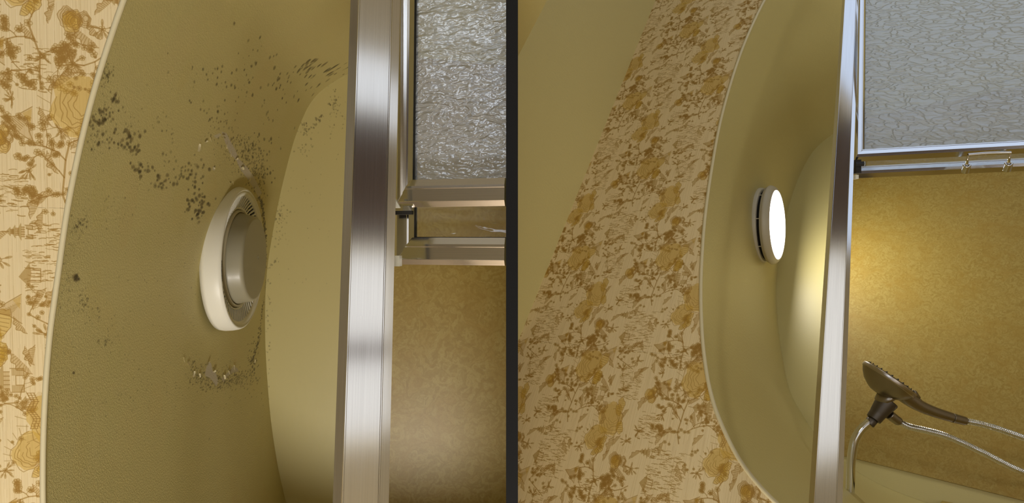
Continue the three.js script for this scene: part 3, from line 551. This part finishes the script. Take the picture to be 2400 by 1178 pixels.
{ // mouldy side
  const P0 = px(876, 150, 0.6), P1 = px(851, 1008, 0.55), dir = P1.clone().sub(P0);
  railBetween(P0.clone().addScaledVector(dir, -0.6), P0.clone().addScaledVector(dir, 1.7), 53, 'wide brushed aluminium header rail beside the mouldy alcove', 'header rails');
  const out = V(-0.01, 0.02, 1).normalize();
  // x where the doors end: just short of the divider
  slidingDoor({ glass: M.glassWavy, label: 'upper front framed wavy-glass door by the mouldy alcove', group: 'sliding shower doors', out, oc: px(926, 486, 0.620), ic: px(969, 424, 0.623), barEnd: px(1184, 482, 0.600), stileTop: px(933, -70, 0.638) });
  slidingDoor({ glass: M.glassRear, label: 'lower rear framed glass door by the mouldy alcove', group: 'sliding shower doors', out, oc: px(924, 619, 0.648), ic: px(972, 557, 0.648), barEnd: px(1184, 622, 0.626), stileTop: px(929, -70, 0.664) });
  const g = thing('guide_block', 'pale nylon guide block between wide rail and lower bar', 'guide block', px(929, 611, 0.6));
  const bg = box(0.0095, 0.0115, 0.014); part(g, 'block', bg.clone().translate(...px(929, 611, 0.606).toArray()), M.nylon); part(g, 'stem', box(0.005, 0.008, 0.03).translate(...px(921, 611, 0.622).toArray()), M.nylon);
  const s = thing('corner_plug', 'pale plastic plug in the corner of the upper glass door', 'plug', px(926, 474, 0.596));
  const tri = new THREE.Shape([new THREE.Vector2(-0.0022, 0.009), new THREE.Vector2(0.0058, -0.0058), new THREE.Vector2(-0.0022, -0.0058)]);
  part(s, 'plug', new THREE.ExtrudeGeometry(tri, { depth: 0.004, bevelEnabled: true, bevelSize: 0.0004, bevelThickness: 0.0004, bevelSegments: 2 }).translate(...px(926, 474, 0.597).toArray()), M.nylon);
  const k = thing('seal_strip', 'black seal strip between the two door frames', 'seal', px(945, 498, 0.622));
  part(k, 'strip', bar(px(922, 498, 0.622), px(967, 497, 0.619), out, mm([[-2.4, -3], [2.4, -3], [2.4, 3], [-2.4, 3]])), M.rubber);
  part(k, 'lip', bar(px(922, 489, 0.616), px(967, 488, 0.613), out, mm([[-2.6, -3], [2.6, -3], [2.6, 2], [-2.6, 2]])), M.metal);
}
{ // renewed side
  const P0 = px(1986, 150, 1.45), P1 = px(1943, 1008, 0.88), dir = P1.clone().sub(P0);
  railBetween(P0.clone().addScaledVector(dir, -0.45), P0.clone().addScaledVector(dir, 1.22), 43, 'narrow dark-and-bright aluminium header rail beside the renewed alcove', 'header rails');
  const out = V(-0.30, 0.66, 0.68).normalize();
  const s1 = slidingDoor({ glass: M.glassCrackle, label: 'upper front framed crackle-glass door beside the lamp alcove', group: 'sliding shower doors', out, oc: px(2005, 374, 1.256), ic: px(2025, 350, 1.261), barEnd: px(2440, 352, 1.13).sub(px(2005, 374, 1.256)).multiplyScalar(1.9).add(px(2005, 374, 1.256)), stileTop: px(2013, -70, 1.60) });
  const o2 = slidingDoor({ glass: M.glassRear, label: 'rear framed glass door carrying the chrome towel bar', group: 'sliding shower doors', out, oc: px(2007, 413, 1.292), ic: px(2028, 389, 1.295), barEnd: px(2440, 394, 1.16).sub(px(2007, 413, 1.292)).multiplyScalar(1.9).add(px(2007, 413, 1.292)), stileTop: px(2016, -70, 1.655) });
  // towel bar on the rear door
  const t = thing('towel_bar', 'slim chrome towel bar on the glass door frame', 'towel bar', px(2266, 390, 1.18));
  for (const [x, y, d] of [[2266, 388, 1.165], [2364, 384, 1.14]]) {
    const ring = new THREE.TorusGeometry(0.0052, 0.0022, 12, 28), q = new THREE.Quaternion().setFromUnitVectors(V(0, 0, 1), out); ring.applyQuaternion(q).translate(...px(x, y, d).toArray());
    const boss = new THREE.CylinderGeometry(0.0062, 0.0075, 0.016, 24); boss.applyQuaternion(new THREE.Quaternion().setFromUnitVectors(V(0, 1, 0), out)).translate(...px(x - 1, y + 7, d + 0.008).toArray());
    part(t, 'flange', mergeAll([ring, boss]), M.chrome); part(t, 'post', tube([px(x, y, d), px(x + 1, y - 12, d - 0.015), px(x + 4, y - 25, d - 0.02)], 0.0026, 16, 12), M.chrome);
  }
  part(t, 'rod', tube([px(2269, 363, 1.145), px(2320, 359, 1.13), px(2369, 358, 1.118)], 0.0034, 20, 14), M.chrome);
  const c = thing('roller_clip', 'black clip between narrow rail and door frames', 'clip', px(2010, 390, 1.24));
  part(c, 'clip_body', box(0.012, 0.03, 0.02).translate(...px(2006, 391, 1.25).toArray()), M.rubber); part(c, 'clip_arm', bar(px(2006, 384, 1.238), px(2025, 383, 1.232), out, mm([[-4, -4], [4, -4], [4, 3], [-4, 3]])), M.rubber);
  const g = thing('guide_block', 'small pale guide block at the narrow rail', 'guide block', px(2005, 414, 1.25));
  part(g, 'block', box(0.007, 0.009, 0.012).translate(...px(2005, 415, 1.235).toArray()), M.nylon); part(g, 'stem', box(0.006, 0.005, 0.02).translate(...px(2000, 414, 1.25).toArray()), M.nylon);
}

// ------------------------------------------------------------------ old exhaust fan
function fanAt(b, name, label, u, v, w, cat) {       // y of the group points away from the lining
  const o = thing(name, label, cat, b.at(u, v, w));
  o.quaternion.setFromRotationMatrix(new THREE.Matrix4().makeBasis(b.e1, b.e2, b.e3));
  return o;
}
{
  const b = bays.before, o = fanAt(b, 'exhaust_fan', 'old round off-white exhaust fan with slotted grille and grey dome', 0.2163, 0.0150, 0.520, 'exhaust fan');
  localPart(o, 'rim', lathe([[0.128, -0.004], [0.1392, -0.004], [0.1402, 0.004], [0.1395, 0.016], [0.1380, 0.024], [0.1360, 0.0285], [0.1335, 0.030], [0.1308, 0.0285], [0.1295, 0.025], [0.1285, 0.020]], 128), M.whitePlastic);
  localPart(o, 'grille_back', lathe([[0.131, 0.010], [0.131, 0.012], [0.086, 0.004], [0.086, 0.002]], 96), M.black);
  const N = 66, ri = 0.096, ro = 0.1235;
  const slat = (() => {      // one slanted fin between two slots
    const pos = [], uv = [], idx = [], half = Math.PI / N * 0.37, twist = 0.14;
    for (const [r, y, a] of [[ri, 0.0175, -half], [ri, 0.0175, half], [(ri + ro) / 2, 0.0214, half], [(ri + ro) / 2, 0.0214, -half], [ro, 0.0250, half], [ro, 0.0250, -half]]) for (const dy of [0, -0.0022]) { const th = a + twist * (r - ri) / (ro - ri); pos.push(Math.cos(th) * r, y + dy, Math.sin(th) * r); uv.push(r, a); }
    const q = (a, c, d, e) => idx.push(a, c, d, a, d, e);
    q(0, 2, 4, 6); q(6, 4, 8, 10); q(1, 7, 5, 3); q(7, 11, 9, 5); q(0, 6, 7, 1); q(6, 10, 11, 7); q(2, 3, 5, 4); q(4, 5, 9, 8);
    return buildGeo(pos, uv, idx, false);
  })();
  for (let i = 0; i < N; i++) { const m = localPart(o, 'grille_slat', slat, M.whitePlastic); m.rotation.y = i / N * Math.PI * 2; }
  localPart(o, 'grille_ring', lathe([[0.0955, 0.004], [0.0972, 0.0160], [0.1005, 0.0182], [0.0988, 0.0186], [0.0965, 0.0176], [0.0952, 0.0155], [0.095, 0.004]], 96), M.whitePlastic);
  localPart(o, 'outer_ring', lathe([[0.1218, 0.0225], [0.1222, 0.0248], [0.1250, 0.0264], [0.1315, 0.0290], [0.1322, 0.0225]], 96), M.whitePlastic);
  const lens = localPart(o, 'lamp_dome', lathe([[0.0885, 0.004], [0.0885, 0.020], [0.0876, 0.024], [0.0858, 0.031], [0.0838, 0.0415], [0.0824, 0.0455], [0.0802, 0.0478], [0.077, 0.049], [0.04, 0.0498], [0.0001, 0.05]], 128), M.greyPlastic, 'unlit grey translucent dome');
  localPart(lens, 'dome_collar', lathe([[0.0895, 0.004], [0.0935, 0.006], [0.0945, 0.0165], [0.0938, 0.0205], [0.0915, 0.0222], [0.0895, 0.0205], [0.0888, 0.018]], 128), M.collar);
  const em = mergeAll([new THREE.TorusGeometry(0.0032, 0.0004, 8, 24), new THREE.TorusGeometry(0.0052, 0.0003, 8, 4)]); em.rotateX(Math.PI / 2); em.translate(0.002, 0.0499, 0.012);
  localPart(lens, 'embossed_mark', em, M.greyPlastic);
  // row of tiny printed marks inside the rim
  seed = 31; const marks = []; for (let i = 0; i < 22; i++) { const a = 4.712 + (i - 11) * 0.0125 - 0.06, r = 0.1338, q = box(0.0006 + rnd() * 0.0007, 0.0004, 0.0018); q.rotateY(-a + Math.PI / 2); q.translate(Math.cos(a) * r, 0.0302, Math.sin(a) * r); marks.push(q); }
  localPart(o, 'printed_marking', mergeAll(marks), M.black);
}
// ------------------------------------------------------------------ new fan lamp
{
  const b = bays.after, o = fanAt(b, 'fan_lamp', 'new slim round fan lamp with lit white disc', -0.044, 0.004, 0.520, 'ceiling lamp');
  localPart(o, 'base_plate', lathe([[0.06, -0.014], [0.128, -0.014], [0.1295, -0.004], [0.1285, 0.006], [0.1262, 0.0095], [0.122, 0.0105], [0.06, 0.0105]], 128), M.fixture);
  localPart(o, 'neck', lathe([[0.1165, 0.008], [0.1165, 0.024]], 96), M.black);
  for (let i = 0; i < 8; i++) { const a = i * Math.PI / 4 + 0.32, g = new THREE.CylinderGeometry(0.0016, 0.0016, 0.012, 10); g.translate(Math.cos(a) * 0.1215, 0.0155, Math.sin(a) * 0.1215); localPart(o, 'spacer_pin', g, M.fixture); }
  localPart(o, 'bezel', lathe([[0.108, 0.0205], [0.127, 0.0205], [0.1292, 0.0225], [0.1300, 0.0262], [0.1332, 0.0280], [0.1345, 0.031], [0.1340, 0.0345], [0.1318, 0.0395], [0.1275, 0.0450], [0.1215, 0.0492], [0.1180, 0.0502], [0.1168, 0.0490]], 128), M.fixture);
  localPart(o, 'lit_disc', lathe([[0.1175, 0.0465], [0.1165, 0.0492], [0.11, 0.0508], [0.07, 0.0516], [0.0001, 0.0518]], 128), M.led, 'lit white diffuser');
  const c = b.at(-0.044, 0.004 + 0.056, 0.520), l = new THREE.RectAreaLight(0xfffbf2, 15.5, 0.2, 0.2);
  l.position.copy(c); l.lookAt(c.clone().add(b.e2)); l.castShadow = true; l.name = 'fan_lamp_light'; scene.add(l);
}

// ------------------------------------------------------------------ handheld shower
{
  const Z = 1.30, P = (x, y, d = 0) => px(x, y, Z + d);
  const mPer = Z / F;                                     // metres per pixel there
  const base = P(2060, 962);
  // handset: head and handle
  const hs = thing('handheld_shower', 'brushed nickel handheld shower tilted in its holder', 'hand shower', P(2150, 950), null);
  const C = P(2082, 889), ax = V(0.585, 0.80, 0.12).normalize(), q = new THREE.Quaternion().setFromUnitVectors(V(0, 1, 0), ax);
  const R = 61 * mPer, turn = (g) => { g.applyQuaternion(q).translate(...C.toArray()); return g; };
  part(hs, 'spray_head', turn(lathe([[0.001, -0.040], [0.010, -0.040], [0.018, -0.039], [0.027, -0.035], [R * 0.68, -0.026], [R * 0.86, -0.014], [R * 0.965, -0.004]], 96)), M.nickel);
  part(hs, 'head_rim', turn(lathe([[R * 0.95, -0.0045], [R * 0.985, -0.004], [R, -0.0015], [R * 1.0, 0.004], [R * 0.985, 0.006], [R * 0.93, 0.0065]], 96)), M.nickelRim, 'lighter polished rim');
  const face = part(hs, 'spray_face', turn(lathe([[R * 0.945, 0.0055], [R * 0.9, 0.0075], [R * 0.5, 0.0085], [0.0001, 0.009]], 96)), M.darkNickel);
  const nozzle = new THREE.CylinderGeometry(0.0010, 0.0015, 0.0026, 8);
  for (const [rad, n] of [[0.86, 26], [0.68, 20], [0.48, 14]]) for (let i = 0; i < n; i++) { const a = i / n * 6.2832, g = nozzle.clone().translate(Math.cos(a) * rad * R, 0.0090, Math.sin(a) * rad * R); turn(g); g.translate(-hs.position.x, -hs.position.y, -hs.position.z); localPart(face, 'nozzle', g, M.rubber); }
  // handle: swept, tapering
  const path = [P(2096, 903), P(2112, 918), P(2131, 934), P(2155, 950), P(2185, 963), P(2212, 972), P(2236, 979)], rad = [14, 19, 17, 14, 12.4, 11.6, 10.8].map((v) => v * mPer);
  const curve = new THREE.CatmullRomCurve3(path, false, 'centripetal'), fr = curve.computeFrenetFrames(60, false), pos = [], uv = [], idx = [];
  for (let i = 0; i <= 60; i++) {
    const t = i / 60, c = curve.getPoint(t), tg = curve.getTangent(t), side = V(0, 0, 1).addScaledVector(tg, -tg.z).normalize(), up = V(0, 0, 0).crossVectors(side, tg), k = Math.min(5.999, t * 6), a = Math.floor(k), r = rad[a] + (rad[a + 1] - rad[a]) * (k - a);
    for (let j = 0; j <= 24; j++) { const th = j / 24 * 6.28319, e = c.clone().addScaledVector(up, Math.cos(th) * r).addScaledVector(side, Math.sin(th) * r * 0.9); pos.push(...e.toArray()); uv.push(t, j / 24); }
  }
  for (let i = 0; i < 60; i++) for (let j = 0; j < 24; j++) { const a = i * 25 + j, c = a + 25; idx.push(a, c, a + 1, a + 1, c, c + 1); }
  part(hs, 'handle', buildGeo(pos, uv, idx, true), M.nickel);
  const along = (A, B, prof, seg = 40) => { const d = B.clone().sub(A), L = d.length(), g = lathe(prof.map(([r, t]) => [r * mPer, t * L]), seg); g.applyQuaternion(new THREE.Quaternion().setFromUnitVectors(V(0, 1, 0), d.normalize())).translate(...A.toArray()); return g; };
  part(hs, 'handle_collar', along(P(2231, 978), P(2262, 986), [[0.1, 0], [11.2, 0], [11.4, 0.06], [11.0, 0.08], [11.2, 0.1], [10.2, 0.95], [9.4, 1], [0.1, 1]]), M.nickel);
  const btn = part(hs, 'spray_button', along(P(2149, 933), P(2139, 917), [[0.1, 0], [8, 0], [8, 0.85], [7, 1], [0.1, 1]], 28), M.nickel);
  part(hs, 'button_seat', along(P(2141, 946), P(2150, 929), [[0.1, 0], [13, 0], [11, 0.75], [9.5, 0.9], [0.1, 0.95]], 28), M.nickel); btn.userData.label = 'raised thumb button';
  part(hs, 'rear_saddle', along(P(2080, 936), P(2070, 920), [[0.1, 0], [19, 0], [23, 0.25], [23, 0.6], [15, 1], [0.1, 1]]), M.nickel);
  // arm and holder
  const ar = thing('shower_holder', 'dark holder on a polished curved pipe', 'shower holder', P(1990, 1060));
  part(ar, 'holder', along(P(2081, 938), P(2047, 982), [[0.1, 0], [22, 0], [23, 0.05], [17.5, 0.68], [16.8, 0.7], [15.8, 0.98], [15, 1], [0.1, 1]], 48), M.darkNickel);
  part(ar, 'holder_nut', along(P(2049, 978), P(2036, 994), [[0.1, 0], [11.5, 0], [11.5, 0.9], [10.5, 1], [0.1, 1]], 12), M.darkNickel);
  part(ar, 'arm_pipe', tube([P(2038, 988), P(2018, 1006), P(2004, 1030), P(1996, 1070), P(1993, 1130), P(1992, 1215)], 9.5 * mPer, 60, 20), M.chrome);
  part(ar, 'wall_flange', along(P(1992, 1225), P(1992.5, 1205), [[0.1, 0], [30, 0], [29, 0.3], [16, 0.8], [10, 1], [0.1, 1]]), M.chrome);
  part(ar, 'hose_outlet', along(P(2083, 970), P(2107, 988), [[0.1, 0], [10.5, 0], [11, 0.12], [10.5, 0.9], [9.5, 1], [0.1, 1]], 36), M.nickel);
  // hose: a ridged tube that leaves the handle and loops back to the outlet
  const h = thing('shower_hose', 'ribbed chrome hose hanging between handle and holder', 'hose', P(2262, 987));
  const hc = new THREE.CatmullRomCurve3([P(2258, 985), P(2300, 993), P(2350, 1008), P(2420, 1034), P(2490, 1066), P(2530, 1098), P(2520, 1128), P(2460, 1126), P(2380, 1098), P(2300, 1058), P(2220, 1022), P(2165, 1007), P(2130, 999), P(2103, 985)], false, 'centripetal');
  const HN = 1500, hp = [], hu = [], hi = [], len = hc.getLength(), pts = hc.getSpacedPoints(HN);
  for (let i = 0; i <= HN; i++) {
    const tg = pts[Math.min(HN, i + 1)].clone().sub(pts[Math.max(0, i - 1)]).normalize(), side = V(0, 0, 1).addScaledVector(tg, -tg.z).normalize(), up = V(0, 0, 0).crossVectors(side, tg), r = (6.6 + 1.1 * Math.sin(i / HN * len / 0.0042 * 6.2832)) * mPer;
    for (let j = 0; j <= 12; j++) { const th = j / 12 * 6.28319, e = pts[i].clone().addScaledVector(up, Math.cos(th) * r).addScaledVector(side, Math.sin(th) * r); hp.push(...e.toArray()); hu.push(i / HN, j / 12); }
  }
  for (let i = 0; i < HN; i++) for (let j = 0; j < 12; j++) { const a = i * 13 + j, c = a + 13; hi.push(a, c, a + 1, a + 1, c, c + 1); }
  part(h, 'hose_body', buildGeo(hp, hu, hi, true), M.chrome);
}

renderer.render(scene, camera);
